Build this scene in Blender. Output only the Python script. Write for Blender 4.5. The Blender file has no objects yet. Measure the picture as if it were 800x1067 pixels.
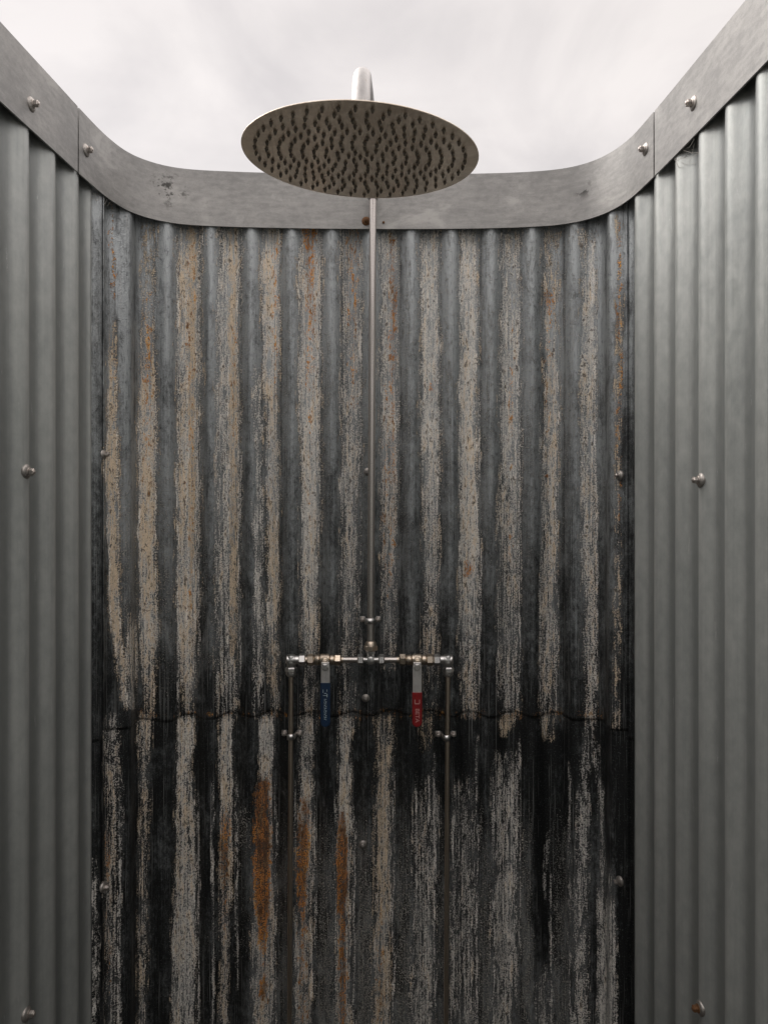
import bpy, math, random
import numpy as np
from mathutils import Vector, Matrix

random.seed(4)
S = bpy.context.scene
COL = S.collection
EYE = 1.40            # eye height
F = 830.0             # focal length in survey units (28 mm on a 36 mm high frame)
U = 0.00183           # metres per survey unit on the back wall
D = F * U             # distance of the back wall
PITCH = 41.6 * U      # corrugation pitch, 76 mm
AMP = 0.0096          # half depth of a corrugation

# ------------------------------------------------------------------ helpers
def tag(o, label=None, cat=None, group=None, kind=None):
    if label: o['label'] = label
    if cat: o['category'] = cat
    if group: o['group'] = group
    if kind: o['kind'] = kind
    return o

def empty(name, loc, label, cat, group=None, kind='thing'):
    o = bpy.data.objects.new(name, None)
    o.empty_display_size = 0.1
    COL.objects.link(o)
    o.location = loc
    return tag(o, label, cat, group, kind)

def root_loc(o):
    v = Vector((0, 0, 0))
    while o is not None:
        v += o.location
        o = o.parent
    return v

class MB:
    """collects shapes and links them as one mesh object"""
    def __init__(s):
        s.v = []; s.f = []
    def add(s, vs, fs):
        b = len(s.v)
        s.v += [tuple(p) for p in vs]
        s.f += [tuple(i + b for i in f) for f in fs]
        return s
    def rings(s, rings, cap0=True, cap1=True):
        n = len(rings[0]); vs = [p for r in rings for p in r]; fs = []
        for k in range(len(rings) - 1):
            for i in range(n):
                j = (i + 1) % n
                fs.append((k*n + i, k*n + j, (k+1)*n + j, (k+1)*n + i))
        if cap0: fs.append(tuple(range(n))[::-1])
        if cap1: fs.append(tuple((len(rings)-1)*n + i for i in range(n)))
        return s.add(vs, fs)
    def lathe(s, o, ax, prof, n=24, rot=0.0):
        """prof: list of (distance along axis, radius)"""
        o = Vector(o); ax = Vector(ax).normalized()
        a = ax.orthogonal().normalized(); b = ax.cross(a)
        rs = []
        for t, r in prof:
            rs.append([o + ax*t + (a*math.cos(rot + 2*math.pi*i/n) + b*math.sin(rot + 2*math.pi*i/n))*r for i in range(n)])
        return s.rings(rs)
    def tube(s, pts, r, n=20, flat=1.0):
        pts = [Vector(p) for p in pts]
        rs = []; a = None
        for i, p in enumerate(pts):
            t = (pts[min(i+1, len(pts)-1)] - pts[max(i-1, 0)]).normalized()
            if a is None: a = t.orthogonal().normalized()
            a = (a - t*a.dot(t)).normalized(); b = t.cross(a)
            rr = r[i] if isinstance(r, (list, tuple)) else r
            rs.append([p + (a*math.cos(2*math.pi*k/n) + b*math.sin(2*math.pi*k/n)*flat)*rr for k in range(n)])
        return s.rings(rs)
    def nut(s, c, ax, w, r, dome=0.12, rot=0.0):
        """hex nut, chamfered, centred at c, width w along ax"""
        c = Vector(c); ax = Vector(ax).normalized()
        prof = [(-w/2, r*.80), (-w/2 + w*dome, r), (w/2 - w*dome, r), (w/2, r*.80)]
        return s.lathe(c, ax, prof, 6, rot)
    def build(s, name, mat, parent=None, smooth=True, bevel=0, auto=40):
        me = bpy.data.meshes.new(name)
        off = root_loc(parent) if parent else Vector((0, 0, 0))
        me.from_pydata([tuple(Vector(p) - off) for p in s.v], [], s.f)
        me.validate(); me.update()
        import bmesh
        bm = bmesh.new(); bm.from_mesh(me)
        bmesh.ops.recalc_face_normals(bm, faces=bm.faces)
        for e in bm.edges:
            if len(e.link_faces) == 2 and e.calc_face_angle(0) > math.radians(auto): e.smooth = False
        for f in bm.faces: f.smooth = smooth
        bm.to_mesh(me); bm.free()
        o = bpy.data.objects.new(name, me); COL.objects.link(o)
        if parent: o.parent = parent
        if mat: me.materials.append(mat)
        if bevel:
            m = o.modifiers.new('bevel', 'BEVEL'); m.width = bevel; m.segments = 2; m.limit_method = 'ANGLE'
        return o

def P(x, y, Y):
    """a surveyed bearing at a known distance Y from the eye -> metres"""
    return Vector(((x - 400) * Y / F, Y, EYE - (y - 533) * Y / F))

# ------------------------------------------------------------------ materials
class NT:
    def __init__(s, name):
        s.m = bpy.data.materials.new(name); s.m.use_nodes = True
        s.t = s.m.node_tree; s.t.nodes.clear()
        s.out = s.n('ShaderNodeOutputMaterial')
        s.b = s.n('ShaderNodeBsdfPrincipled')
        s.t.links.new(s.b.outputs[0], s.out.inputs[0])
    def n(s, t): return s.t.nodes.new(t)
    def put(s, sock, v):
        if hasattr(v, 'is_output'): s.t.links.new(v, sock)
        else: sock.default_value = v
    def math(s, op, a, b=0.0, c=None, clamp=False):
        k = s.n('ShaderNodeMath'); k.operation = op; k.use_clamp = clamp
        s.put(k.inputs[0], a); s.put(k.inputs[1], b)
        if c is not None: s.put(k.inputs[2], c)
        return k.outputs[0]
    def add(s, a, b): return s.math('ADD', a, b)
    def sub(s, a, b): return s.math('SUBTRACT', a, b)
    def mul(s, a, b): return s.math('MULTIPLY', a, b)
    def step(s, v, lo, hi, a=0.0, b=1.0):
        k = s.n('ShaderNodeMapRange'); k.interpolation_type = 'SMOOTHSTEP'
        s.put(k.inputs['Value'], v); s.put(k.inputs['From Min'], lo); s.put(k.inputs['From Max'], hi)
        s.put(k.inputs['To Min'], a); s.put(k.inputs['To Max'], b)
        return k.outputs[0]
    def mix(s, f, a, b, mode='MIX'):
        k = s.n('ShaderNodeMix'); k.data_type = 'RGBA'; k.blend_type = mode
        s.put(k.inputs[0], f)
        for i, v in ((6, a), (7, b)):
            if isinstance(v, tuple): v = v + (1,) if len(v) == 3 else v
            s.put(k.inputs[i], v)
        return k.outputs[2]
    def attr(s, name):
        k = s.n('ShaderNodeAttribute'); k.attribute_name = name
        return k.outputs['Fac']
    def coord(s, which='UV', scale=(1, 1, 1), loc=(0, 0, 0)):
        c = s.n('ShaderNodeTexCoord'); m = s.n('ShaderNodeMapping')
        s.t.links.new(c.outputs[which], m.inputs[0])
        m.inputs['Scale'].default_value = scale; m.inputs['Location'].default_value = loc
        return m.outputs[0]
    def noise(s, vec, scale=1.0, detail=4, rough=.55, dist=0.0):
        k = s.n('ShaderNodeTexNoise')
        s.put(k.inputs['Vector'], vec); k.inputs['Scale'].default_value = scale
        k.inputs['Detail'].default_value = detail; k.inputs['Roughness'].default_value = rough
        k.inputs['Distortion'].default_value = dist
        return k.outputs['Fac']
    def bump(s, h, strength, dist=.002):
        k = s.n('ShaderNodeBump'); k.inputs['Strength'].default_value = strength
        k.inputs['Distance'].default_value = dist
        s.put(k.inputs['Height'], h); s.t.links.new(k.outputs[0], s.b.inputs['Normal'])
    def set(s, **kw):
        names = dict(col='Base Color', metal='Metallic', rough='Roughness', spec='Specular IOR Level', aniso='Anisotropic')
        for k, v in kw.items():
            if isinstance(v, tuple): v = v + (1,)
            s.put(s.b.inputs[names[k]], v)
        return s

def weathered_sheet(name, base_lo, base_hi):
    """galvanised iron with lime streaks, rust and grime laid out by the mesh attributes"""
    q = NT(name)
    chalk, warm, rust, grime, salt, rim_ = [q.attr(a) for a in ('chalk', 'warm', 'rust', 'grime', 'salt', 'rim')]
    nv = q.noise(q.coord('UV', (170, 20, 1)), 1, 5, .68, .6)                 # ragged edges, drawn out downwards
    ni = q.noise(q.coord('UV', (150, 75, 1), (3, 5, 0)), 1, 6, .74, .5)        # crusty blotches
    ng = q.noise(q.coord('UV', (400, 340, 1), (7, 1, 0)), 1, 2, .8)            # grit
    nl = q.noise(q.coord('UV', (360, 3.2, 1), (1, 9, 0)), 1, 3, .7)            # thin run lines
    nm = q.noise(q.coord('UV', (30, 9, 1), (2, 8, 0)), 1, 5, .62, .4)          # clouds
    c = lambda n_, k: q.mul(q.sub(n_, .5), k)
    # base metal
    g = q.add(grime, q.add(c(nl, .9), q.add(c(nm, 1.5), q.add(c(ni, 1.2), c(ng, .8)))))
    base = q.mix(q.step(g, 0.0, 1.0), base_hi, base_lo)
    base = q.mix(q.step(nl, .58, .70, 0, .32), base, (.34, .35, .35))
    base = q.mix(q.step(ng, .58, .72, 0, .45), base, (.36, .37, .365))
    base = q.mix(q.step(ni, .55, .66, 0, .45), base, (.05, .055, .06))
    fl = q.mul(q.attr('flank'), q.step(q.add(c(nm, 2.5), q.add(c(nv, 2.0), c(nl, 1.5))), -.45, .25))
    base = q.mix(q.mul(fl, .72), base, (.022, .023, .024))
    base = q.mix(q.step(nl, .585, .66, 0, .42), base, (.40, .41, .405))
    # salt speckle
    sp = q.add(q.mul(salt, .42), q.add(c(ng, 1.3), q.add(c(ni, .7), c(nv, .5))))
    spm = q.mul(q.step(sp, .22, .42), q.step(salt, .02, .2))
    base = q.mix(q.mul(spm, .80), base, (.42, .41, .375))
    # a thin bloom of lime round each streak, then the broken crust on it
    film = q.mul(q.step(q.add(chalk, q.add(c(nl, 1.8), q.add(c(ni, 2.6), q.add(c(nv, 2.6), c(ng, 2.0))))), .30, 1.05), q.step(chalk, .0, .12))
    base = q.mix(q.mul(q.step(q.add(chalk, c(nv, 2.5)), .05, .45), q.step(chalk, .75, .35, 0, .38)), base, base_lo)
    wv = q.step(q.add(warm, q.add(c(nv, 2.4), q.add(c(nm, 1.6), c(ni, 2.0)))), .35, 1.0)
    base = q.mix(q.mul(film, .88), base, q.mix(wv, (.60, .59, .565), (.54, .44, .33)))
    v = q.add(q.mul(chalk, .90), q.add(c(nv, 2.7), q.add(c(ni, 2.2), q.add(c(ng, 3.0), q.add(c(nm, 1.4), c(nl, 1.8))))))
    m = q.mul(q.step(v, .24, .90), q.step(chalk, .02, .15))
    lime = q.mix(wv, (.86, .835, .785), (.76, .625, .46))
    lime = q.mix(q.step(ng, .50, .66, 0, .50), lime, q.mix(wv, (.36, .355, .34), (.31, .225, .145)))
    lime = q.mix(q.step(nl, .56, .68, 0, .5), lime, (.17, .165, .155))
    rv = q.add(rim_, q.add(c(nv, 2.0), q.add(c(ng, 1.0), c(ni, 1.2))))
    rm_ = q.mul(q.step(rv, .36, .60), q.step(rim_, .02, .2))
    m2 = q.math('MAXIMUM', m, q.mul(rm_, .9))
    lime = q.mix(q.mul(rm_, .75), lime, (.90, .88, .84))
    col = q.mix(q.mul(m2, .94), base, lime)
    pit = q.mul(q.mul(q.step(ni, .53, .59), q.step(nv, .45, .53)), q.step(chalk, .1, .4, 0, .85))
    col = q.mix(pit, col, (.055, .058, .06))
    # rust
    r = q.add(q.mul(q.math('POWER', rust, 1.35), 1.15), q.add(c(nv, 2.2), q.add(c(ni, 2.8), c(ng, 2.0))))
    rm = q.mul(q.step(r, .34, .80), q.step(rust, .02, .2))
    rc = q.mix(q.step(q.add(ni, c(ng, 1.6)), .42, .58), (.022, .009, .004), (.66, .235, .028))
    rc = q.mix(q.step(q.add(nv, c(ng, 1.2)), .54, .70, 0, .85), rc, (.82, .45, .12))
    rc = q.mix(q.step(q.add(nm, c(ng, .6)), .50, .60, 0, .75), rc, (.07, .026, .010))
    rc = q.mix(q.mul(q.step(r, .95, 1.38), q.step(q.add(nm, c(nv, 1.5)), .40, .62, .25, .95)), rc, (.055, .018, .007))
    col = q.mix(q.mul(rm, .92), col, rc)
    cov = q.math('MAXIMUM', q.math('MAXIMUM', m2, rm), q.math('MAXIMUM', q.mul(spm, .8), q.mul(film, .6)))
    rough = q.add(q.step(cov, 0, 1, .40, .88), c(nm, .4))
    q.set(col=col, rough=rough, metal=q.step(cov, 0, .8, .60, 0.0))
    q.bump(q.add(q.mul(cov, .9), q.add(q.mul(ng, .7), q.mul(ni, .8))), .65, .0014)
    return q.m

def clean_sheet(name):
    q = NT(name)
    nl = q.noise(q.coord('UV', (210, 1.8, 1)), 1, 4, .65)
    nb = q.noise(q.coord('UV', (9, 3.0, 1), (4, 2, 0)), 1, 4, .6)
    nm = q.noise(q.coord('UV', (85, 42, 1), (2, 8, 0)), 1, 5, .68)
    ng = q.noise(q.coord('UV', (420, 380, 1), (7, 1, 0)), 1, 3, .75)
    ns = q.noise(q.coord('UV', (95, 9, 1), (9, 3, 0)), 1, 5, .68, .6)
    c = lambda n_, k: q.mul(q.sub(n_, .5), k)
    valley = q.attr('valley')
    t = q.add(.5, q.add(c(nl, 2.0), q.add(c(nb, 1.8), q.add(c(nm, 1.8), c(ng, .9)))))
    col = q.mix(q.step(t, .0, 1.0), (.088, .124, .134), (.232, .298, .306))
    col = q.mix(q.step(q.add(valley, c(nl, 2.0)), .5, 1.0, 0, .42), col, (.09, .102, .104))
    nf = q.noise(q.coord('UV', (520, 2.6, 1), (6, 3, 0)), 1, 3, .7)
    col = q.mix(q.step(nf, .54, .66, 0, .35), col, (.40, .44, .44))
    col = q.mix(q.step(nf, .46, .34, 0, .35), col, (.085, .10, .104))
    edge = q.step(q.add(ns, c(ng, 1.1)), .575, .67)
    col = q.mix(q.mul(edge, .8), col, (.60, .62, .61))
    col = q.mix(q.step(q.add(nm, c(ng, .8)), .60, .70, 0, .45), col, (.12, .135, .137))
    q.set(col=col, metal=.72, rough=q.add(.31, q.add(c(nm, .45), c(nl, .35))))
    q.bump(q.add(nm, q.mul(ng, .4)), .25, .0012)
    return q.m

def clean_sheet(name):
    q = NT(name)
    nl = q.noise(q.coord('UV', (190, 2.2, 1)), 1, 4, .6)
    nb = q.noise(q.coord('UV', (5, 2.5, 1), (4, 2, 0)), 1, 4, .6)
    nm = q.noise(q.coord('UV', (75, 40, 1), (2, 8, 0)), 1, 5, .65)
    ng = q.noise(q.coord('UV', (700, 600, 1), (7, 1, 0)), 1, 3, .7)
    ns = q.noise(q.coord('UV', (120, 14, 1), (9, 3, 0)), 1, 5, .65, .5)
    c = lambda n_, k: q.mul(q.sub(n_, .5), k)
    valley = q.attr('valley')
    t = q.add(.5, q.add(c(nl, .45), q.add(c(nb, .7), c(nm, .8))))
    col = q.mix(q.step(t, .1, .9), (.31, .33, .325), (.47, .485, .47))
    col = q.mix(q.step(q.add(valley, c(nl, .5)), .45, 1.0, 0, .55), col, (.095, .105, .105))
    col = q.mix(q.mul(q.step(q.add(ns, c(ng, .25)), .64, .74), .55), col, (.52, .53, .52))
    col = q.mix(q.step(ng, .66, .80, 0, .35), col, (.12, .125, .125))
    q.set(col=col, metal=.45, rough=q.add(.40, q.add(c(nm, .25), c(nb, .2))))
    q.bump(q.add(nm, q.mul(ng, .35)), .22, .0012)
    return q.m

def band_metal(name):
    q = NT(name)
    nd = q.noise(q.coord('UV', (26, 120, 1)), 1, 5, .6)      # long rolling marks
    nb = q.noise(q.coord('UV', (7, 11, 1), (4, 2, 0)), 1, 5, .6, .6)
    nm = q.noise(q.coord('UV', (70, 90, 1), (2, 8, 0)), 1, 5, .65)
    ng = q.noise(q.coord('UV', (600, 700, 1), (7, 1, 0)), 1, 3, .7)
    nx = q.noise(q.coord('UV', (28, 34, 1), (5, 5, 0)), 1, 4, .65)
    c = lambda n_, k: q.mul(q.sub(n_, .5), k)
    t = q.add(.5, q.add(c(nd, 1.2), q.add(c(nb, 1.6), q.add(c(nm, 1.2), c(ng, .9)))))
    col = q.mix(q.step(t, .0, 1.0), (.225, .223, .218), (.36, .354, .344))
    col = q.mix(q.step(nb, .56, .64, 0, .30), col, (.54, .53, .51))
    col = q.mix(q.step(nm, .56, .68, 0, .4), col, (.22, .215, .21))
    col = q.mix(q.mul(q.attr('spots'), q.step(q.add(nx, c(nm, .6)), .53, .62)), col, (.045, .043, .04))
    q.set(col=col, metal=.5, rough=q.add(.50, q.add(c(nb, .25), c(nd, .2))))
    q.bump(q.add(nd, q.mul(ng, .6)), .12, .001)
    return q.m

def simple_metal(name, col, rough, metal=1.0, var=.25, scale=(60, 60, 60), dirt=None, dirt_amt=0.0, bump=.1, aniso=0):
    q = NT(name)
    nm = q.noise(q.coord('Object', scale), 1, 5, .65)
    ng = q.noise(q.coord('Object', (500, 500, 500), (3, 1, 2)), 1, 3, .7)
    dark = tuple(x * (1 - var) for x in col); lite = tuple(min(1, x * (1 + var)) for x in col)
    c = q.mix(q.step(nm, .3, .7), dark, lite)
    if dirt:
        c = q.mix(q.step(q.add(nm, q.mul(q.sub(ng, .5), .5)), .62 - .2*dirt_amt, .80 - .2*dirt_amt, 0, min(1, dirt_amt*1.5)), c, dirt)
    q.set(col=c, metal=metal, rough=q.add(rough, q.mul(q.sub(ng, .5), .2)))
    q.bump(ng, bump, .0006)
    return q.m

def plain(name, col, rough, metal=0.0, var=.12, bump=.1):
    return simple_metal(name, col, rough, metal, var, (120, 120, 120), None, 0, bump)

M = {}
M['rear'] = weathered_sheet('weathered_iron', (.022, .024, .025), (.35, .374, .384))
M['side'] = clean_sheet('galvanised_iron')
M['band'] = band_metal('galvanised_flat_bar')
M['steel'] = simple_metal('brushed_steel', (.60, .56, .53), .30, 1, .08, (900, 900, 14), (.20, .13, .08), .25, .05)
M['warm_steel'] = simple_metal('dull_steel_pipe', (.54, .46, .38), .34, 1, .10, (500, 500, 12), (.10, .06, .035), .35, .05)
M['matt_steel'] = simple_metal('matt_steel_arm', (.36, .352, .35), .55, .8, .12, (120, 120, 40), (.22, .19, .16), .3, .15)
M['chrome'] = simple_metal('chromed_fitting', (.66, .65, .64), .30, 1, .1, (150, 150, 150), (.10, .09, .08), .3, .15)
M['brass'] = simple_metal('tarnished_brass', (.58, .50, .41), .33, 1, .15, (160, 160, 160), (.12, .08, .04), .45, .2)
M['zinc'] = simple_metal('zinc_screw', (.50, .46, .43), .38, .9, .2, (300, 300, 300), (.12, .085, .06), .45, .3)
M['dome'] = simple_metal('zinc_washer', (.36, .34, .32), .46, .8, .2, (300, 300, 300), (.07, .06, .05), .4, .3)
M['rusty'] = simple_metal('rusty_screw', (.16, .075, .03), .8, .2, .5, (400, 400, 400), (.02, .012, .01), .5, .8)
M['blue'] = plain('blue_sleeve', (.003, .020, .055), .42, 0, .2, .2)
M['red'] = plain('red_sleeve', (.20, .005, .007), .40, 0, .15, .2)
M['print_pale'] = plain('pale_print', (.36, .44, .46), .5)
M['print_red'] = plain('worn_print', (.52, .28, .26), .5)
M['rubber'] = plain('grey_nozzle_rubber', (.15, .122, .09), .5)
M['black'] = plain('dark_gap', (.02, .02, .02), .7)
M['web'] = plain('spider_silk', (.35, .33, .30), .7)

# brushed face of the shower head, dull with lime
q = NT('shower_face_steel')
nr = q.noise(q.coord('Object', (34, 34, 34)), 1, 6, .65, .4)
ng = q.noise(q.coord('Object', (420, 420, 420), (3, 1, 2)), 1, 3, .7)
no = q.noise(q.coord('Object', (15, 15, 15), (6, 2, 2)), 1, 4, .6)
cc = q.mix(q.step(nr, .35, .68), (.66, .56, .45), (.88, .78, .66))
cc = q.mix(q.step(q.add(nr, q.mul(q.sub(ng, .5), .7)), .60, .76, 0, .45), cc, (.62, .58, .52))
cc = q.mix(q.step(no, .62, .75, 0, .6), cc, (.19, .14, .10))
q.set(col=cc, metal=.95, rough=q.add(.33, q.mul(q.sub(nr, .5), .3)))
q.bump(q.add(nr, q.mul(ng, .3)), .12, .001)
M['face'] = q.m

# ------------------------------------------------------------------ plan of the stall: a U from above, plus an unseen curl added behind the eye for shade
def hermite_path(pts, n=60):
    pts = [np.array(p, float) for p in pts]; out = []
    for i in range(len(pts) - 1):
        p0 = pts[max(i-1, 0)]; p1 = pts[i]; p2 = pts[i+1]; p3 = pts[min(i+2, len(pts)-1)]
        d = lambda a, b: max(1e-6, np.linalg.norm(b - a) ** .5)
        t0 = 0; t1 = t0 + d(p0, p1); t2 = t1 + d(p1, p2); t3 = t2 + d(p2, p3)
        for k in range(n):
            t = t1 + (t2 - t1) * k / n
            A1 = (t1-t)/(t1-t0)*p0 + (t-t0)/(t1-t0)*p1
            A2 = (t2-t)/(t2-t1)*p1 + (t-t1)/(t2-t1)*p2
            A3 = (t3-t)/(t3-t2)*p2 + (t-t2)/(t3-t2)*p3
            B1 = (t2-t)/(t2-t0)*A1 + (t-t0)/(t2-t0)*A2
            B2 = (t3-t)/(t3-t1)*A2 + (t-t1)/(t3-t1)*A3
            out.append((t2-t)/(t2-t1)*B1 + (t-t1)/(t2-t1)*B2)
    out.append(pts[-1])
    return np.array(out)

plan = [(190, -1.02), (60, -1.05), (-100, -1.05), (-230, -.99), (-300, -.86), (-319, -.68), (-318, -.4), (-312, -.12), (-301, .25), (-284, .55), (-275, .690), (-267.5, .80), (-264, .852), (-258.5, .905),
        (-247, .948), (-216, .980), (-158, .992), (-80, .998), (-13, 1.0), (80, .999), (150, .993),
        (188, .982), (212, .960), (229, .917), (236.5, .848), (244.5, .722), (250, .630), (262, .40), (276, .1), (284, -.12), (292, -.4), (298, -.80), (296, -1.30)]
plan = [(a * U, r * D) for a, r in plan]
raw = hermite_path(plan)
seg = np.r_[0, np.cumsum(np.linalg.norm(np.diff(raw, axis=0), axis=1))]
NS = 4000
sg = np.linspace(0, seg[-1], NS)
px_, py_ = np.interp(sg, seg, raw[:, 0]), np.interp(sg, seg, raw[:, 1])
ker = np.exp(-np.linspace(-2, 2, 61) ** 2); ker /= ker.sum()
def smooth(a):
    e = np.r_[2*a[0] - a[30:0:-1], a, 2*a[-1] - a[-2:-32:-1]]
    return np.convolve(e, ker, 'valid')
px_, py_ = smooth(px_), smooth(py_)
mid = np.argmin(np.abs(px_ - (-13 * U)) + (py_ < 1.3) * 9)
sg = sg - sg[mid]
tx, ty = np.gradient(px_, sg), np.gradient(py_, sg)
ln = np.hypot(tx, ty); tx /= ln; ty /= ln
nox, noy = -ty, tx                       # outward normal (away from the stall)
if noy[mid] < 0: nox, noy = -nox, -noy
def at(s): return np.array([np.interp(s, sg, px_), np.interp(s, sg, py_)])
def out(s):
    v = np.array([np.interp(s, sg, nox), np.interp(s, sg, noy)]); return v / np.linalg.norm(v)
bear = np.where(py_ > .5, 400 + F * px_ / np.maximum(py_, .5), np.nan)
def s_at_bearing(x):
    ok = ~np.isnan(bear); return float(np.interp(x, bear[ok], sg[ok]))
def height(y): return EYE - (y - 533) * U

# ------------------------------------------------------------------ stains, surveyed on the back wall: (y, left edge, right edge, strength)
STREAKS = []
def streak(kind, pts, warm=.5, soft=5.0): STREAKS.append((kind, pts, warm, soft))
END = 1400
# upper sheet: lime running down the valleys
streak('chalk', [(330,116,121,.0),(385,113,122,.75),(480,109,124,.9),(560,111,124,.95),(640,114,126,.95),(690,122,131,.9),(735,128,134,.85),(742,130,134,0)], .85, 4)
streak('chalk', [(635,131,141,0),(655,132,142,.62),(736,131,142,.62),(742,131,141,0)], .55, 3)
streak('chalk', [(232,148,164,.22),(300,147,164,.42),(380,147,163,.52),(410,144,163,.85),(560,144,164,.92),(660,145,166,.92),(700,148,162,.7),(746,153,160,.5)], .7, 5)
streak('chalk', [(236,183,212,.58),(300,184,211,.72),(420,185,209,.78),(520,184,208,.85),(640,183,207,.9),(690,187,203,.8),(747,194,201,.55)], .6, 6)
streak('chalk', [(236,195,207,.85),(480,194,206,.9),(640,194,204,.9),(690,194,202,.4),(747,194,202,.3)], 1.0, 4)
streak('chalk', [(236,226,252,.58),(330,226,249,.62),(420,225,250,.62),(600,226,250,.66),(690,225,249,.5),(747,226,248,.34)], .35, 6)
streak('chalk', [(236,236,249,.9),(480,237,249,.85),(620,237,250,.75),(700,238,250,.45)], .85, 4)
streak('chalk', [(236,272,293,.9),(340,272,291,.85),(420,276,290,.8),(520,277,291,.72),(640,278,291,.8),(747,282,290,.45)], .62, 5)
streak('chalk', [(380,262,272,.3),(520,265,274,.55),(640,265,275,.62),(747,264,272,.4)], .15, 4)
streak('chalk', [(236,310,336,.62),(420,312,334,.85),(560,314,333,.88),(640,314,330,.75),(690,315,330,.5),(760,314,330,.28)], .42, 6)
streak('chalk', [(236,354,378,.42),(400,356,376,.55),(520,355,374,.62),(600,355,372,.6),(690,354,370,.4),(760,354,372,.30)], .35, 6)
streak('chalk', [(240,395,414,.60),(430,396,414,.72),(560,397,413,.66),(650,398,412,.48),(700,398,412,.2)], .35, 5)
streak('chalk', [(240,437,458,.60),(300,438,457,.82),(420,438,458,.85),(560,440,457,.66),(690,441,456,.35),(745,441,456,.15)], .40, 6)
streak('chalk', [(240,479,497,.88),(420,478,496,.92),(560,478,499,.88),(670,478,498,.7),(747,480,496,.45)], .48, 5)
streak('chalk', [(240,520,543,.42),(330,521,542,.66),(420,521,541,.80),(520,519,542,.66),(640,518,541,.5),(747,520,542,.42)], .34, 6)
streak('chalk', [(238,564,582,.35),(310,564,582,.58),(420,566,582,.78),(560,565,580,.75),(640,562,579,.7),(755,564,580,.5)], .55, 5)
streak('chalk', [(240,603,620,.42),(300,604,620,.62),(420,604,620,.68),(560,605,620,.68),(700,608,620,.62),(760,608,618,.5)], .40, 5)
streak('chalk', [(250,613,620,.9),(400,612,619,.95),(410,613,618,.0)], .45, 3)
streak('chalk', [(225,641,648,.28),(400,641,648,.42),(620,640,646,.5),(760,638,645,.5)], .7, 3)
for x0, y0, y1 in ((185,250,745),(208,240,700),(226,520,745),(250,430,740),(266,470,745),(372.5,260,430),(375.5,240,700),(410,250,640),(412.5,240,500),(500,400,720),(541,240,740),(519,560,745),(479,260,700),(621,300,760),(563,420,745),(580,420,740)):
    streak('chalk', [(y0,x0-.9,x0+.9,0),(y0+25,x0-1,x0+1,.62),(y1-25,x0-1,x0+1,.62),(y1,x0-.9,x0+.9,0)], .15, 2.0)
# rust on the upper sheet
streak('rust', [(232,314,331,.66),(260,316,330,.60),(330,317,329,.52),(360,318,328,.40),(480,321,325,.26),(600,321,325,.18)], 0, 4)
streak('rust', [(236,361,374,.44),(330,361,374,.36),(430,362,372,.20)], 0, 4)
streak('rust', [(244,405,413,.58),(330,405,413,.55),(430,405,412,.50),(560,404,411,.36),(640,404,411,.2)], 0, 3)
streak('rust', [(400,399,404,.30),(480,399,404,.40),(600,399,404,.30)], 0, 3)
streak('rust', [(296,566,577,.0),(305,566,577,.62),(318,567,577,.55),(330,568,576,.2),(360,568,573,.42),(420,568,573,.42),(480,569,573,.2)], 0, 3)
streak('rust', [(392,446,453,0),(398,446,453,.72),(406,446,453,.72),(412,446,453,0)], 0, 3)
streak('rust', [(580,484,492,0),(586,484,492,.64),(600,484,492,.60),(606,485,491,0)], 0, 3)
streak('rust', [(340,531,534,.2),(400,531,534,.40),(560,530,533,.32),(600,530,533,.1)], 0, 2)
streak('rust', [(210,115,119,.40),(310,116,120,.45),(400,116,120,.25)], 0, 3)
streak('rust', [(300,150,160,.28),(360,150,159,.42),(440,148,158,.36),(520,148,158,.2)], 0, 4)
streak('rust', [(236,195,205,.30),(360,195,204,.34),(460,194,204,.26),(640,195,203,.22)], 0, 4)
streak('rust', [(250,284,292,.34),(310,283,291,.42),(350,284,290,.3),(420,282,290,.22)], 0, 3)
streak('rust', [(330,242,247,.26),(440,242,247,.34),(500,242,247,.2)], 0, 3)
streak('rust', [(230,643,648,.5),(400,643,648,.42),(560,642,646,.3)], 0, 2)
streak('rust', [(492,566,570,0),(494,566,570,.9),(498,566,570,.9),(500,566,570,0)], 0, 2)
# lower sheet
streak('chalk', [(745,110,124,.55),(800,110,124,.52),(900,110,123,.5),(1067,110,120,.55),(END,110,120,.5)], .45, 5)
streak('chalk', [(800,125,129,.0),(840,124,128,.5),(1067,121,126,.6),(END,121,126,.5)], .1, 3)
streak('chalk', [(745,143,160,.75),(790,145,156,.55),(850,145,155,.5),(1067,143,152,.6),(END,143,152,.5)], .6, 5)
streak('chalk', [(745,184,203,.85),(800,184,200,.85),(850,183,205,.70),(960,181,205,.82),(1067,178,204,.85),(END,178,204,.8)], .5, 5)
streak('chalk', [(745,229,244,.88),(820,229,242,.86),(870,228,243,.7),(960,229,240,.62),(1067,229,238,.62),(END,229,238,.6)], .62, 4)
streak('chalk', [(745,269,285,.88),(810,269,284,.88),(860,266,285,.7),(1000,262,286,.62),(1067,262,286,.66),(END,262,286,.6)], .5, 4)
streak('chalk', [(745,312,327,.7),(830,311,325,.8),(900,309,326,.62),(1067,305,326,.66),(END,305,326,.6)], .5, 5)
streak('chalk', [(745,353,367,.78),(840,353,365,.82),(900,351,366,.66),(1067,350,366,.66),(END,350,366,.6)], .5, 4)
streak('chalk', [(745,391,409,.55),(830,391,408,.78),(1067,389,406,.8),(END,389,406,.8)], .72, 6)
streak('chalk', [(800,433,456,.0),(850,432,456,.45),(930,431,454,.58),(1067,428,452,.62),(END,428,452,.6)], .28, 7)
streak('chalk', [(745,440,452,.5),(770,437,450,.4),(790,437,448,0)], .9, 4)
streak('chalk', [(800,470,498,.0),(850,470,499,.34),(1000,469,497,.48),(1067,468,495,.52),(END,468,495,.5)], .22, 7)
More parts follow.
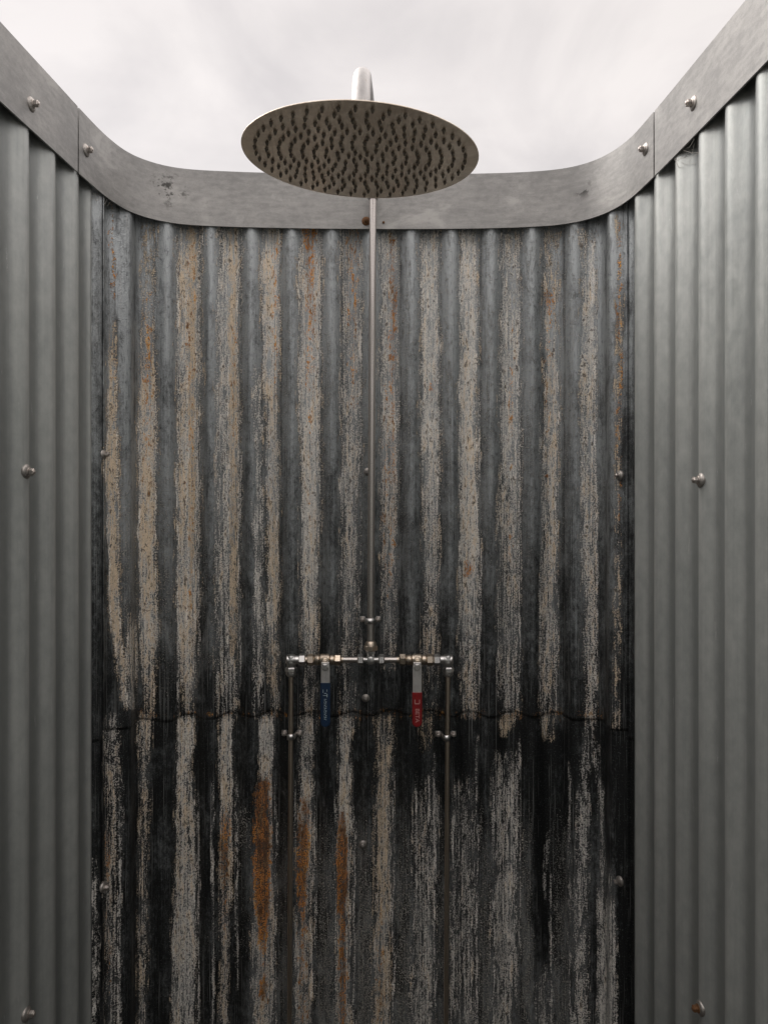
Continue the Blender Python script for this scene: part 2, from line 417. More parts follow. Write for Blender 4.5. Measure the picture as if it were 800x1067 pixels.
streak('chalk', [(745,518,540,.62),(758,520,534,.55),(770,520,530,0)], .8, 4)
streak('chalk', [(780,516,540,.1),(815,514,540,.58),(900,514,540,.66),(1000,513,538,.6),(1067,512,536,.55),(END,512,536,.5)], .25, 6)
streak('chalk', [(745,563,580,.6),(765,565,576,.45),(776,566,574,0)], .7, 4)
streak('chalk', [(1000,556,572,0),(1040,557,572,.5),(END,557,572,.5)], .2, 5)
streak('chalk', [(860,569,573,0),(880,568,572,.5),(920,566,571,.5),(940,566,570,0)], .1, 3)
streak('chalk', [(755,607,616,.35),(800,605,614,.52),(880,600,613,.55),(960,598,612,.58),(1067,596,612,.6),(END,596,612,.55)], .18, 5)
streak('chalk', [(775,619,623,.35),(830,624,629,.6),(900,624,630,.6),(1067,622,629,.5),(END,622,629,.5)], .05, 3)
streak('chalk', [(900,632,640,.1),(950,630,641,.62),(1067,622,641,.70),(END,622,641,.7)], .15, 4)
streak('chalk', [(880,95,103,0),(930,95,102,.38),(1067,95,104,.42),(END,95,104,.4)], .05, 5)
for x0, y0, y1 in ((222,800,1067),(247,800,990),(186,840,1067),(207,820,1067),(266,820,1067),(287,800,1067),(308,800,1067),(328,800,1000),(350,820,1067),(369,830,1067),(410,780,1067),(434,800,1067),(447,800,960),(453,780,1067),(472,830,1067),(490,800,1067),(497,760,1067),(514,800,1067),(541,760,980),(593,790,1060),(472,850,1067),(574,900,1067)):
    streak('chalk', [(y0,x0-.9,x0+.9,0),(y0+25,x0-1.1,x0+1.1,.60),(y1-15,x0-1.1,x0+1.1,.60),(y1+40,x0-1,x0+1,.4)], .1, 2.2)
streak('rust', [(800,270,281,0),(815,267,283,.85),(870,264,283,.98),(930,265,281,1.0),(965,267,280,.9),(985,269,278,.7),(1000,271,276,.4),(1014,269,277,.5),(1030,267,279,.72),(1048,269,277,.4),(1060,271,275,.2)], 0, 5)
streak('rust', [(822,313,323,0),(835,311,323,.62),(880,309,323,.82),(930,309,322,.75),(970,311,320,.52),(1067,310,319,.46),(END,310,319,.4)], 0, 5)
streak('rust', [(838,355,362,0),(846,352,362,.72),(880,351,363,.92),(930,351,362,.85),(1000,352,361,.66),(1067,353,361,.55),(END,353,361,.5)], 0, 4)
streak('rust', [(838,232,239,0),(850,230,240,.55),(900,229,239,.68),(930,230,238,.45),(950,230,238,.5),(980,231,237,.2)], 0, 4)
streak('rust', [(940,393,401,.2),(1010,392,400,.40),(1067,391,399,.36)], 0, 5)
streak('rust', [(840,111,114,.3),(900,111,114,.42),(960,111,114,.3),(1067,111,114,.35)], 0, 2)
for k_ in range(-6, 6):
    a = 407 + 41.6*k_
    streak('rust', [(734,a-16,a+16,0),(741,a-15,a+15,.20),(749,a-14,a+14,.16),(753,a-12,a+12,0)], 0, 6)
streak('rust', [(740,150,590,0),(742,150,590,.27),(746,150,590,.27),(748,150,590,0)], 0, 3)
# salt speckle on crests
streak('salt', [(470,122,146,.4),(560,123,146,.55),(700,126,146,.5),(745,126,146,.2)], 0, 8)
streak('salt', [(470,163,186,.35),(620,165,186,.5),(740,165,186,.2)], 0, 8)
streak('salt', [(520,206,228,.3),(700,206,228,.35)], 0, 8)
for a, b, e in ((330,352,.62),(370,392,.68),(412,434,.62),(286,306,.45),(455,472,.55),(498,516,.6),(540,556,.6),(574,596,.55)):
    streak('salt', [(820,a,b,.0),(870,a,b,e*.7),(960,a,b,e),(1067,a,b,e),(END,a,b,e)], 0, 6)
streak('salt', [(840,245,262,.5),(870,245,262,.6),(890,245,262,.3),(1000,206,262,.25)], 0, 6)
for a in (204,248,292,336,378,420,462,505,547,588):
    streak('salt', [(230,a-10,a+12,.35),(420,a-10,a+12,.42),(560,a-9,a+11,.28),(650,a-9,a+11,.12)], 0, 7)
# grime
streak('grime', [(225,80,680,.18),(330,80,680,.24),(450,80,680,.36),(560,80,680,.52),(650,80,680,.66),(720,80,680,.84),(746,80,680,.92),(770,80,680,.96),(830,80,680,.90),(900,80,680,.74),(1067,80,680,.62),(END,80,680,.62)], 0, 4)
streak('grime', [(750,80,262,.96),(900,80,262,.88),(END,80,262,.80)], 0, 20)
streak('grime', [(755,548,600,1),(830,545,596,1.1),(900,552,592,1.1),(960,556,590,1.0),(1000,556,590,.7)], 0, 14)
streak('grime', [(225,640,680,.40),(600,640,680,.75),(780,640,690,1.1),(END,640,690,1.15)], 0, 5)
streak('grime', [(225,80,110,.32),(450,80,110,.52),(600,80,110,.72),(760,80,112,.95),(END,80,112,1.0)], 0, 4)
for a in (168,210,253,296,338,380,421,463,505,547,588):      # narrow dark line down each flank
    streak('grime', [(230,a-23,a-15,.35),(420,a-22,a-15,.62),(640,a-22,a-14,.85),(745,a-22,a-14,1)], 0, 4)

def wander(rng, y, amp):
    w_ = np.zeros_like(y)
    for lam, a in ((150, .6), (63, .40), (29, .22), (11, .20), (5, .2)):
        w_ += a * np.sin(y*2*np.pi/(lam*rng.uniform(.8, 1.25)) + rng.uniform(0, 6.28) + 2.4*np.sin(y/(lam*.83) + rng.uniform(0, 6.28)))
    return w_ * amp

def stains(X, Y, Z):
    rng = np.random.default_rng(11)
    x = 400 + F * X / Y; y = 533 - F * (Z - EYE) / Y
    res = {k: np.zeros(len(x)) for k in ('chalk', 'warm', 'rust', 'grime', 'salt', 'rim')}
    for kind, pts, warm, soft in STREAKS:
        p = np.array(pts, float)
        xl = np.interp(y, p[:, 0], p[:, 1]); xr = np.interp(y, p[:, 0], p[:, 2]); a = np.interp(y, p[:, 0], p[:, 3])
        wide = float(np.mean(p[:, 2] - p[:, 1]))
        k_ = 1.5 if kind in ('chalk', 'rust') and wide > 5 else (.9 if kind == 'chalk' else 2.5)
        if kind == 'chalk' and wide < 5:
            sh = wander(rng, y, 1.1); xl = xl + sh; xr = xr + sh
        else:
            xl = xl + wander(rng, y, k_); xr = xr + wander(rng, y, k_)
        inside = np.clip(np.minimum(y - p[0, 0] + 4, p[-1, 0] + 4 - y) / 8, 0, 1)
        t = np.clip(np.minimum(x - xl, xr - x) / (soft * (1.9 if kind in ('chalk', 'rust') and wide > 5 else 1.3)) + .5, 0, 1); t = t*t*(3 - 2*t)
        v = a * inside * t
        if kind == 'chalk':
            if wide > 8:
                d_ = np.minimum(x - xl, xr - x)
                res['rim'] = np.maximum(res['rim'], a*inside*.62*np.exp(-((d_ - 1.2)/1.3)**2))
            up = v > res['chalk']; res['warm'] = np.where(up, warm, res['warm'])
        res[kind] = np.maximum(res[kind], v)
    return res

def sheet(name, s0, s1, z0, z1, off, mat, parent, crest=0.0, cols=20, dz=.2, stained=False, thick=.0012, amp=AMP, z_edge=None):
    """one corrugated sheet standing along the plan curve; crest = where a crest falls"""
    ns = max(4, int(round((s1 - s0) / PITCH * cols))); nz = max(2, int(round((z1 - z0) / dz)))
    ss = np.linspace(s0, s1, ns + 1); zs = np.linspace(z0, z1, nz + 1)
    C = np.array([at(s) for s in ss]); N = np.array([out(s) for s in ss])
    ph = 2*np.pi*(ss - crest)/PITCH
    w = off + amp*(1 - np.cos(ph)) + amp*.10*(1 - np.cos(2*ph))
    pos = C + N*w[:, None]
    X = np.repeat(pos[:, 0], nz + 1); Y = np.repeat(pos[:, 1], nz + 1); Z = np.tile(zs, ns + 1); SS = np.repeat(ss, nz + 1)
    if z_edge is not None: Z = Z + z_edge(SS) * np.clip(1 - (Z - z0)/.08, 0, 1)
    o = root_loc(parent)
    verts = np.stack([X - o.x, Y - o.y, Z - o.z], 1)
    i = np.arange(ns)[:, None]*(nz + 1) + np.arange(nz)[None, :]
    faces = np.stack([i, i + 1, i + nz + 2, i + nz + 1], -1).reshape(-1, 4)
    me = bpy.data.meshes.new(name)
    me.from_pydata(verts.tolist(), [], faces.tolist())
    uv = me.uv_layers.new(name='UVMap')
    li = np.empty(len(me.loops), np.int32); me.loops.foreach_get('vertex_index', li)
    uv.data.foreach_set('uv', np.stack([SS[li], Z[li]], 1).astype(np.float32).ravel())
    if stained:
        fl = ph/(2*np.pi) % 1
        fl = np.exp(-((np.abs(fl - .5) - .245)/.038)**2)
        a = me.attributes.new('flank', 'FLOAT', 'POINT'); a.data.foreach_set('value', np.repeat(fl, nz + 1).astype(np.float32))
        for k, v in stains(X, Y, Z).items():
            a = me.attributes.new(k, 'FLOAT', 'POINT'); a.data.foreach_set('value', v.astype(np.float32))
    else:
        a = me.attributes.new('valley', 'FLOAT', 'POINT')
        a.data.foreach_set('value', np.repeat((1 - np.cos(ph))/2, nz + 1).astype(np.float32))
    me.polygons.foreach_set('use_smooth', np.ones(len(me.polygons), bool))
    me.materials.append(mat); me.update()
    ob = bpy.data.objects.new(name, me); COL.objects.link(ob); ob.parent = parent
    m = ob.modifiers.new('thickness', 'SOLIDIFY'); m.thickness = thick; m.offset = 0
    return ob

# ------------------------------------------------------------------ screws: one shared head and washer mesh, copied
def screw_protos():
    h = MB().nut((0, 0, .0075), (0, 0, 1), .0065, .0052, .15)
    h.lathe((0, 0, 0), (0, 0, 1), [(.0030, .0062), (.0042, .0062), (.0046, .0056)], 16)
    h.lathe((0, 0, 0), (0, 0, 1), [(.0098, .0030), (.0118, .0026), (.0122, .0018)], 10)
    head = h.build('screw', M['zinc'], None, True, 0, 30)
    w = MB().lathe((0, 0, 0), (0, 0, 1), [(-.0030, .0105), (.0002, .0108), (.0018, .0092), (.0030, .0066), (.0034, .005)], 20)
    wash = w.build('washer', M['dome'], None, True, 0, 50)
    COL.objects.unlink(head); COL.objects.unlink(wash)
    return head, wash
HEAD, WASH = screw_protos()
def screw(parent, pos, normal, scale=1.0, mat=None, twist=0.0, label=None):
    o = HEAD.copy(); COL.objects.link(o); o.parent = parent
    o.location = Vector(pos) - root_loc(parent)
    o.rotation_euler = (Vector(normal).to_track_quat('Z', 'Y') @ Vector((0, 0, 1)).rotation_difference(Vector((0, 0, 1)))).to_euler()
    o.rotation_euler.rotate_axis('Z', twist)
    o.scale = (scale,)*3
    w = WASH.copy(); COL.objects.link(w); w.parent = o
    if mat:
        for x in ((o, w) if mat != M['rusty'] or scale < 1 else (o,)):
            x.data = x.data.copy(); x.data.materials[0] = mat
    if label: o['label'] = label
    return o
def wall_screw(parent, s, z, depth, **k):
    c, n = at(s), out(s)
    p = c + n*depth
    tilt = random.uniform(-.08, .08)
    return screw(parent, (p[0], p[1], z), (-n[0], -n[1], tilt), twist=random.uniform(0, 1), **k)
def z_on(s, y, depth=0.004):
    Y = (at(s) + out(s)*depth)[1]
    return EYE - (y - 533)*Y/F

# ------------------------------------------------------------------ walls
S_L, S_R = s_at_bearing(110.5), s_at_bearing(643.5)
E_L, E_R = s_at_bearing(95.0), s_at_bearing(663.0)
Z_SEAM = height(745)
Z_TOP = height(181) - .012

cl = s_at_bearing(97.0) - .046
cr = s_at_bearing(664.5) - .018
rear = empty('corrugated_wall', (0, D, 0), 'old corrugated iron back wall streaked with rust and lime behind the shower pipes', 'wall')
up = sheet('upper_sheet', S_L, S_R, Z_SEAM, Z_TOP, .0045, M['rear'], rear, 0, 34, .0060, True,
           z_edge=lambda s: .0016*np.sin(s*23) + .0012*np.sin(s*71 + 1) - .0030*np.cos(2*np.pi*s/PITCH))
lo = sheet('lower_sheet', S_L, S_R, 0.0, Z_SEAM + .09, .0066, M['rear'], rear, 0, 34, .0060, True)
lo['label'] = 'blackened lower sheet with orange rust streaks'
zc = height(775)
for a, b in ((cl + PITCH*.80 - .007, S_L + .075), (S_R - .075, cr + .004)):
    c0 = (E_L + S_L)/2 if a < 0 else (E_R + S_R)/2
    sheet('corner_strip', a, b, z_on(c0, 775), Z_TOP, .0066, M['rear'], rear, 0, 34, .0060, True)
    sheet('corner_strip', a, b, 0, z_on(c0, 775) + .06, .0088, M['rear'], rear, 0, 34, .0060, True)
for x, y, d in ((383, 491, .0045), (381, 727, .0045), (378, 880, .0068)):
    s = s_at_bearing(x) ; wall_screw(rear, s, z_on(s, y), d, scale=.72, mat=M['dome'])
for x, y in ((109, 473), (110.5, 924)):
    s = S_L + .004; wall_screw(rear, s, z_on(s, y), .006, scale=.85)
for x, y in ((647, 495), (641, 918)):
    s = S_R - .004; wall_screw(rear, s, z_on(s, y), .006, scale=.85)

left = empty('corrugated_wall', (at(E_L)[0], .4, 0), 'clean grey corrugated side wall on the left, no red fittings or rust streaks on it', 'wall')
left['label'] = 'clean grey galvanised corrugated wall on the left, a side of the stall'
right = empty('corrugated_wall', (at(E_R)[0], .4, 0), 'clean grey galvanised corrugated wall on the right, a side of the stall', 'wall')
sheet('corrugated_sheet', sg[0] + .01, cl + PITCH*.80, 0, Z_TOP, .0042, M['side'], left, cl, 24, .05, amp=.0068)
sheet('corrugated_sheet', cr - .004, sg[-1] - .01, 0, Z_TOP, .0042, M['side'], right, cr, 24, .05, amp=.0068)
def nearest_crest(s, c): return c + round((s - c)/PITCH)*PITCH
for x, y in ((27, 491), (27, 1056)):
    s = nearest_crest(s_at_bearing(x), cl); wall_screw(left, s, z_on(s, y), .0040)
for x, y in ((722, 500), (711, 1050)):
    s = nearest_crest(s_at_bearing(x + 3), cr); wall_screw(right, s, z_on(s, y), .0040, mat=M['rusty'] if y > 900 else None)

# ------------------------------------------------------------------ galvanised capping strips along the top
def strip(label, s0, s1, off, mat, spots=()):
    """flat bar 104 mm high, 2.6 mm thick, standing along the plan curve"""
    mid_s = (s0 + s1)/2; c = at(mid_s)
    zb, zt = height(238), height(181)
    root = empty('capping_strip', (c[0], c[1], zb), label, 'metal strip', 'flat galvanised strips capping the stall')
    n = max(8, int((s1 - s0)/.008)); nz = 10; T = .0026
    vs = []; sp = []; uvs = []
    o = root.location
    for k in range(n + 1):
        s = s0 + (s1 - s0)*k/n; p, nn = at(s), out(s)
        for side in (0, 1):
            for j in range(nz + 1):
                z = zb + (zt - zb)*j/nz
                q_ = p + nn*(off + side*T)
                vs.append((q_[0] - o.x, q_[1] - o.y, z - o.z)); uvs.append((s, z))
                sp.append(max([max(0, 1 - ((s - a)/r)**2 - ((z - b)/(r*.9))**2) for a, b, r in spots] or [0]))
    fs = []; R_ = 2*(nz + 1)
    for k in range(n):
        for j in range(nz):
            a = k*R_ + j; b = a + R_
            fs.append((a, b, b + 1, a + 1)); a += nz + 1; b += nz + 1; fs.append((a, a + 1, b + 1, b))
        a = k*R_; b = a + R_; m_ = nz + 1
        fs.append((a, a + m_, b + m_, b)); fs.append((a + nz, b + nz, b + nz + m_, a + nz + m_))
    for k in (0, n):
        for j in range(nz):
            a = k*R_ + j; f = (a, a + 1, a + nz + 2, a + nz + 1); fs.append(f if k == 0 else f[::-1])
    me = bpy.data.meshes.new('flat_bar'); me.from_pydata(vs, [], fs)
    uv = me.uv_layers.new(name='UVMap')
    for l in me.loops: uv.data[l.index].uv = uvs[l.vertex_index]
    at_ = me.attributes.new('spots', 'FLOAT', 'POINT'); at_.data.foreach_set('value', np.array(sp, np.float32))
    import bmesh
    bm = bmesh.new(); bm.from_mesh(me); bmesh.ops.recalc_face_normals(bm, faces=bm.faces)
    for f in bm.faces: f.smooth = True
    for e in bm.edges:
        if len(e.link_faces) == 2 and e.calc_face_angle(0) > .6: e.smooth = False
    bm.to_mesh(me); bm.free()
    me.materials.append(mat)
    ob = bpy.data.objects.new('flat_bar', me); COL.objects.link(ob); ob.parent = root
    return root
J_L, J_R = s_at_bearing(82), s_at_bearing(681)
sa = s_at_bearing(182)
mid_strip = strip('curved galvanised strip along the top of the rusty back wall, behind the shower head', J_L + .0025, J_R - .0025, 0.0, M['band'],
                  [(s_at_bearing(176), z_on(s_at_bearing(176), 198), .045), (s_at_bearing(608), z_on(s_at_bearing(608), 198), .02)])
lstrip = strip('straight galvanised strip capping the clean corrugated wall on the left', sg[0] + .02, J_L - .0025, 0.0, M['band'])
rstrip = strip('straight galvanised strip capping the clean corrugated wall on the right', J_R + .0025, sg[-1] - .02, 0.0, M['band'])
for root, x, y, d in ((lstrip, 33, 108, 0), (mid_strip, 90, 156, 0), (mid_strip, 672, 155, 0), (rstrip, 722, 107, 0)):
    s = s_at_bearing(x); wall_screw(root, s, z_on(s, y, d), d)
s = s_at_bearing(381.5); wall_screw(mid_strip, s, z_on(s, 230, 0), 0, mat=M['rusty'], scale=.8, label='rusty screw beside the pipe')
s = s_at_bearing(399.5); wall_screw(mid_strip, s, z_on(s, 231.5, 0), .0035, mat=M['rusty'], scale=.5, label='small rusty screw beside the pipe')

# ------------------------------------------------------------------ the shower
YP = D - .022                         # plane of the pipes, just off the crests
shower = empty('outdoor_shower', (-.021, D, 0), 'steel outdoor shower with round rain head, tall riser pipe and two lever valves', 'shower')
Yd = 1.016; Rd = .150
disc_c = Vector(((375.5 - 400)*Yd/F, Yd, EYE + .4533))
rot = Matrix.Rotation(math.radians(2.7), 3, 'Y') @ Matrix.Rotation(math.radians(2.4), 3, 'X')
dn = rot @ Vector((0, 0, -1))        # face normal, downwards

# riser and gooseneck
p_lo, p_hi = P(386, 676, YP), P(388.6, 207, YP)
top = p_hi + (p_hi - p_lo).normalized()*.03
MB().tube([p_lo, p_hi, top], .0066).build('riser_pipe', M['steel'], shower)
zc_ = EYE + .470
a_y, b_z = (YP - Yd)/2, .172
yc_ = (YP + Yd)/2
pts = []
for k in range(0, 41):
    th = math.pi*k/40
    f = (1 - math.cos(th))/2
    f = min(1, f*1.45)
    n_ = 4.5 if k < 20 else 2.0           # squarer over the riser, round over the head
    cy, cz = math.cos(th), math.sin(th)
    pts.append(Vector((top.x + (disc_c.x - top.x)*f, yc_ + a_y*math.copysign(abs(cy)**(2/n_), cy), zc_ + b_z*max(0, cz)**(2/n_))))
pts = [p for p in pts if not (p.y > yc_ and p.z < top.z - .004)]
pts.insert(0, Vector((top.x, YP, top.z - .012)))
MB().tube(pts, [.0085 + (.0125 - .0085)*min(1, max(0, (i - 2)/8)) for i in range(len(pts))], 24).build('gooseneck_arm', M['matt_steel'], shower)
MB().lathe(top - Vector((0, 0, .03)), (0, 0, 1), [(0, .009), (.002, .0105), (.022, .0105), (.024, .009)], 24).build('collar', M['chrome'], shower)

# rain head
def disc_pt(r, a, h): return disc_c + rot @ Vector((r*math.cos(a), r*math.sin(a), h))
head = MB().lathe(disc_c, -dn, [(.0000, Rd - .0004), (.0004, Rd), (.0012, Rd), (.0016, Rd - .0004), (.0060, .06), (.011, .034), (.018, .028), (.020, .018), (.026, .016)], 96)
hd = head.build('shower_head', M['face'], shower)
MB().nut(disc_c - dn*.033, -dn, .014, .019, .1).build('swivel_nut', M['chrome'], hd)
nz0 = MB().lathe((0, 0, 0), (0, 0, -1), [(-.0005, .0024), (.0010, .0023), (.0040, .0013), (.0046, .0007)], 10).build('nozzle', M['rubber'], None)
COL.objects.unlink(nz0)
holes = []
for ring in range(0, 10):
    cnt = max(1, 6*ring) if ring < 8 else (40 if ring == 8 else 44)
    for k in range(cnt):
        a = 2*math.pi*k/cnt + ring*.11
        holes.append((ring*.0148, a))
holes.sort(key=lambda h: (disc_pt(h[0], h[1], 0) - Vector((0, 0, EYE))).length)
rest = MB()
rq = rot.to_euler()
for i, (r, a) in enumerate(holes):
    p = disc_pt(r, a, 0)
    if i < 99:
        o = nz0.copy(); COL.objects.link(o); o.parent = hd
        o.location = p - root_loc(hd); o.rotation_euler = rq
    else:
        rest.lathe(p, dn, [(-.0005, .0024), (.0010, .0023), (.0040, .0013), (.0046, .0007)], 10)
ro = rest.build('nozzles', M['rubber'], hd); ro['kind'] = 'stuff'

# manifold
def X(x): return (x - 400)*YP/F
ZM = P(0, 687, YP).z
def bar(mb, xa, xb, r, n=20): mb.lathe((X(xa), YP, ZM), (1, 0, 0), [(0, r), (X(xb) - X(xa), r)], n)
def prof(mb, pr, n=24): mb.lathe((X(pr[0][0]), YP, ZM), (1, 0, 0), [(X(x) - X(pr[0][0]), r) for x, r in pr], n)
# tee
t = MB(); prof(t, [(377, .0062), (378.5, .0062), (380.5, .0048), (383, .0052), (384, .0082), (388.5, .0082), (389.5, .0052), (392, .0048), (394, .0062), (396, .0062)])
t.lathe((X(386.2), YP, ZM), (0, 0, 1), [(-.0075, .006), (-.006, .0078), (.004, .0078), (.010, .0072), (.014, .0088), (.018, .0088)], 20)
t.lathe((X(386.2), YP, ZM), (0, -1, 0), [(0, .0075), (.0075, .0068), (.0085, .0045)], 16)
tee = t.build('tee_fitting', M['chrome'], shower)
tn = MB().nut((X(386.2), YP, ZM + .0225), (0, 0, 1), .011, .0135, .18); tn.lathe((X(386.2), YP, ZM + .026), (0, 0, 1), [(0, .0115), (.006, .0105), (.009, .0082)], 20)
tn.build('nut', M['warm_steel'], tee, True, 0, 30)
for x in (375.5, 397.5):
    MB().nut((X(x), YP, ZM), (1, 0, 0), .0115, .0108, .15, math.pi/6 + .12).build('nut', M['chrome'], tee, True, 0, 30)
# cross pipes
for xa, xb in ((354, 374), (398, 419)):
    mb = MB(); bar(mb, xa, xb, .0056); mb.build('cross_pipe', M['steel'], shower)

def text_mesh(txt, size):
    cu = bpy.data.curves.new('t', 'FONT'); cu.body = txt; cu.size = size; cu.extrude = .0003
    cu.align_x = 'CENTER'; cu.align_y = 'CENTER'
    o = bpy.data.objects.new('t', cu); COL.objects.link(o)
    dg = bpy.context.evaluated_depsgraph_get()
    me = bpy.data.meshes.new_from_object(o.evaluated_get(dg))
    vs = [v.co.copy() for v in me.vertices]; fs = [tuple(p.vertices) for p in me.polygons]
    bpy.data.objects.remove(o)
    return vs, fs

def valve(xc, side, z_grip, grip_mat, print_mat, label):
    """side = +1: elbow lies to the right; quarter-turn ball valve with its lever hanging down"""
    b = MB()
    pr = [(-21, .0064), (-12, .0064), (-12, .0072), (-10.5, .0095), (-6.6, .0098), (-6.0, .0078), (-5.2, .0108), (-3.0, .0118), (2.6, .0118), (4.2, .0108), (4.9, .0080), (5.6, .0098), (8.6, .0096), (10, .0072), (10, .0064), (18.5, .0064)]
    pr = [(xc + d, r) for d, r in pr]
    prof(b, pr)
    b.lathe((X(xc), YP - .006, ZM - .001), (0, -1, 0), [(0, .0085), (.010, .0085), (.011, .0060), (.019, .0058), (.020, .004)], 18)
    body = b.build('ball_valve', M['brass'], shower); body['label'] = label
    for d, w, r in ((-15.2, .0130, .0112), (13, .0130, .0112)):
        MB().nut((X(xc + d), YP, ZM), (1, 0, 0), w, r, .15, random.random()).build('union_nut', M['brass'], body, True, 0, 30)
    # lever: a pressed steel strap, cranked forward off the stem then hanging down
    yl = YP - .028; w = .0083
    zt, zg = P(0, 690, yl).z, P(0, z_grip, yl).z
    xl = X(xc)*yl/YP
    lv = MB()
    prf = [(ZM + .001, yl + .006), (zt - .000, yl), (zt - .012, yl), (zg - .004, yl)]
    vs = []
    for (z, y), ww in zip(prf, (.0045, .0072, w, w)):
        for dy in (0, .0022):
            vs += [(xl - ww, y + dy, z), (xl + ww, y + dy, z)]
    fs = []
    for i in range(len(prf) - 1):
        a = 4*i; c_ = a + 4
        fs += [(a, a+1, c_+1, c_), (a+2, c_+2, c_+3, a+3), (a, c_, c_+2, a+2), (a+1, a+3, c_+3, c_+1)]
    fs += [(0, 2, 3, 1), (12, 13, 15, 14)]
    lv.add(vs, fs)
    lv.build('lever', M['zincplate'], body, False, .0006)
    MB().nut((xl, yl - .003, P(0, 694.5, yl).z), (0, -1, 0), .0055, .0066, .2, .3).build('lever_nut', M['chrome'], body, True, 0, 30)
    # plastic sleeve: rounded flat grip with a round end
    z0, z1 = P(0, 757, yl).z, zg
    W, T = .0091, .0032
    outline = []
    for i in range(13):
        a = math.pi + math.pi*i/12
        outline.append((xl + W*math.cos(a), z0 + W + W*math.sin(a)))
    outline += [(xl + W, z1), (xl - W, z1)]
    g = MB(); n = len(outline)
    lay = []
    for dy, sc in ((-.0010, .88), (-.0002, 1), (.0052, 1), (.006, .88)):
        lay.append([(xl + (x - xl)*sc, yl - .0008 + dy, z0 + (z - z0)*1 + (0 if z > z0 + W else (1 - sc)*(W - (z - z0))*.9)) for x, z in outline])
    g.rings(lay)
    gr = g.build('grip', grip_mat, body, True, .0004, 35)
    yf = yl - .00225
    pm = MB()
    def stroke(u0, v0, u1, v1, t=.0005):
        """printed bar; u runs down the grip from its top, v across"""
        za, zb_ = z1 - max(u0, u1), z1 - min(u0, u1)
        if abs(u1 - u0) < 2*t: za, zb_ = za - t, zb_ + t
        xa, xb = xl + min(v0, v1), xl + max(v0, v1)
        if abs(v1 - v0) < 2*t: xa, xb = xa - t, xb + t
        pm.add([(xa, yf, za), (xb, yf, za), (xb, yf, zb_), (xa, yf, zb_), (xa, yf + .0008, za), (xb, yf + .0008, za), (xb, yf + .0008, zb_), (xa, yf + .0008, zb_)],
               [(0, 1, 2, 3), (4, 7, 6, 5), (0, 4, 5, 1), (2, 6, 7, 3), (0, 3, 7, 4), (1, 5, 6, 2)])
    if side > 0:
        stroke(.013, -.0042, .020, -.0042, .0007); stroke(.013, .0042, .020, .0042, .0007); stroke(.0205, -.0042, .0205, .0042, .0007)
        vs, fs = text_mesh('BETA', .0105)
        c_ = z1 - .042
        pm.add([(xl + v.y, yf - v.z*.5, c_ - v.x*1.05) for v in vs], fs)
    else:
        stroke(.012, -.0040, .018, -.0040); stroke(.012, .0030, .016, .0030); stroke(.019, -.002, .019, .002)
        stroke(.023, -.004, .023, .003); stroke(.020, .003, .026, .0035)
        for i in range(14):
            u = .030 + i*.0028
            if i % 3 == 0: stroke(u, -.0022, u, .0024, .00045)
            elif i % 3 == 1: stroke(u, -.0022, u, .0004, .0005); stroke(u + .0008, .0014, u + .0018, .0020, .0004)
            else: stroke(u, .0003, u, .0024, .0005); stroke(u - .0008, -.0018, u + .0012, -.0018, .0004)
    pm.build('print', print_mat, gr, False)
    return body

M['zincplate'] = simple_metal('plated_lever', (.66, .65, .64), .38, .85, .12, (120, 120, 60), (.16, .13, .10), .3, .2)
valve(339, -1, 711, M['blue'], M['print_pale'], 'ball valve with a dark blue lever sleeve')
valve(434.5, 1, 721, M['red'], M['print_red'], 'ball valve with a red lever sleeve')

# elbows and supply pipes
for x, sd, xb in ((303.5, -1, 302.2), (466.5, 1, 464.5)):
    e = MB()
    e.lathe((X(x) + sd*.004, YP, ZM), (-sd, 0, 0), [(-.006, .006), (-.003, .0098), (.010, .0100), (.0115, .0082), (.022, .0078)], 20)
    e.lathe((X(x), YP, ZM + .005), (0, 0, -1), [(-.0055, .004), (-.0035, .0085), (.000, .0098), (.010, .0100), (.012, .0082), (.022, .0078)], 20)
    el = e.build('elbow_fitting', M['chrome'], shower)
    MB().nut((X(x - sd*11.5), YP, ZM), (1, 0, 0), .0135, .0114, .15, math.pi/6 + .1*sd).build('nut', M['chrome'], el, True, 0, 30)
    nb_ = MB().nut((X(x), YP, ZM - .0185), (0, 0, 1), .010, .0115, .2, .4)
    nb_.lathe((X(x), YP, ZM - .0235), (0, 0, -1), [(0, .0100), (.004, .0096), (.008, .0066)], 20)
    nb_.build('nut', M['chrome'], el, True, 0, 30)
    bot = Vector((X(x) + (xb - x)*U*1.1, YP, 0.0)); bot.x = X(xb) if False else X(x) - .0055
    MB().tube([(X(x), YP, ZM - .02), bot], .0044, 16).build('supply_pipe', M['warm_steel'], shower)

# pipe clips: a saddle bent over the pipe with a screw each side
def clip(x, y, r):
    c = P(x, y, YP); yw = D + .0035
    cl_ = MB(); w = .0055; path = []
    path += [(-.0200, yw), (-.0115, yw), (-.0095, yw - .004)]
    for i in range(9):
        a = math.pi*i/8
        path.append((-(r + .0018)*math.cos(a), YP - (r + .0018)*math.sin(a)))
    path += [(.0095, yw - .004), (.0115, yw), (.0200, yw)]
    vs = []
    for i, (dx, yy) in enumerate(path):
        for dz in (-w, w):
            vs.append((c.x + dx, yy, c.z + dz))
    fs = [(2*i, 2*i + 1, 2*i + 3, 2*i + 2) for i in range(len(path) - 1)]
    o = cl_.add(vs, fs).build('pipe_clip', M['chrome'], shower)
    m = o.modifiers.new('thickness', 'SOLIDIFY'); m.thickness = .0014; m.offset = 1
    for sx in (-1, 1):
        sc = HEAD.copy(); COL.objects.link(sc); sc.parent = o
        sc.location = Vector((c.x + sx*.0148, yw - .001, c.z)) - root_loc(o)
        sc.rotation_euler = Vector((0, -1, .05)).to_track_quat('Z', 'Y').to_euler(); sc.scale = (.85,)*3
    return o
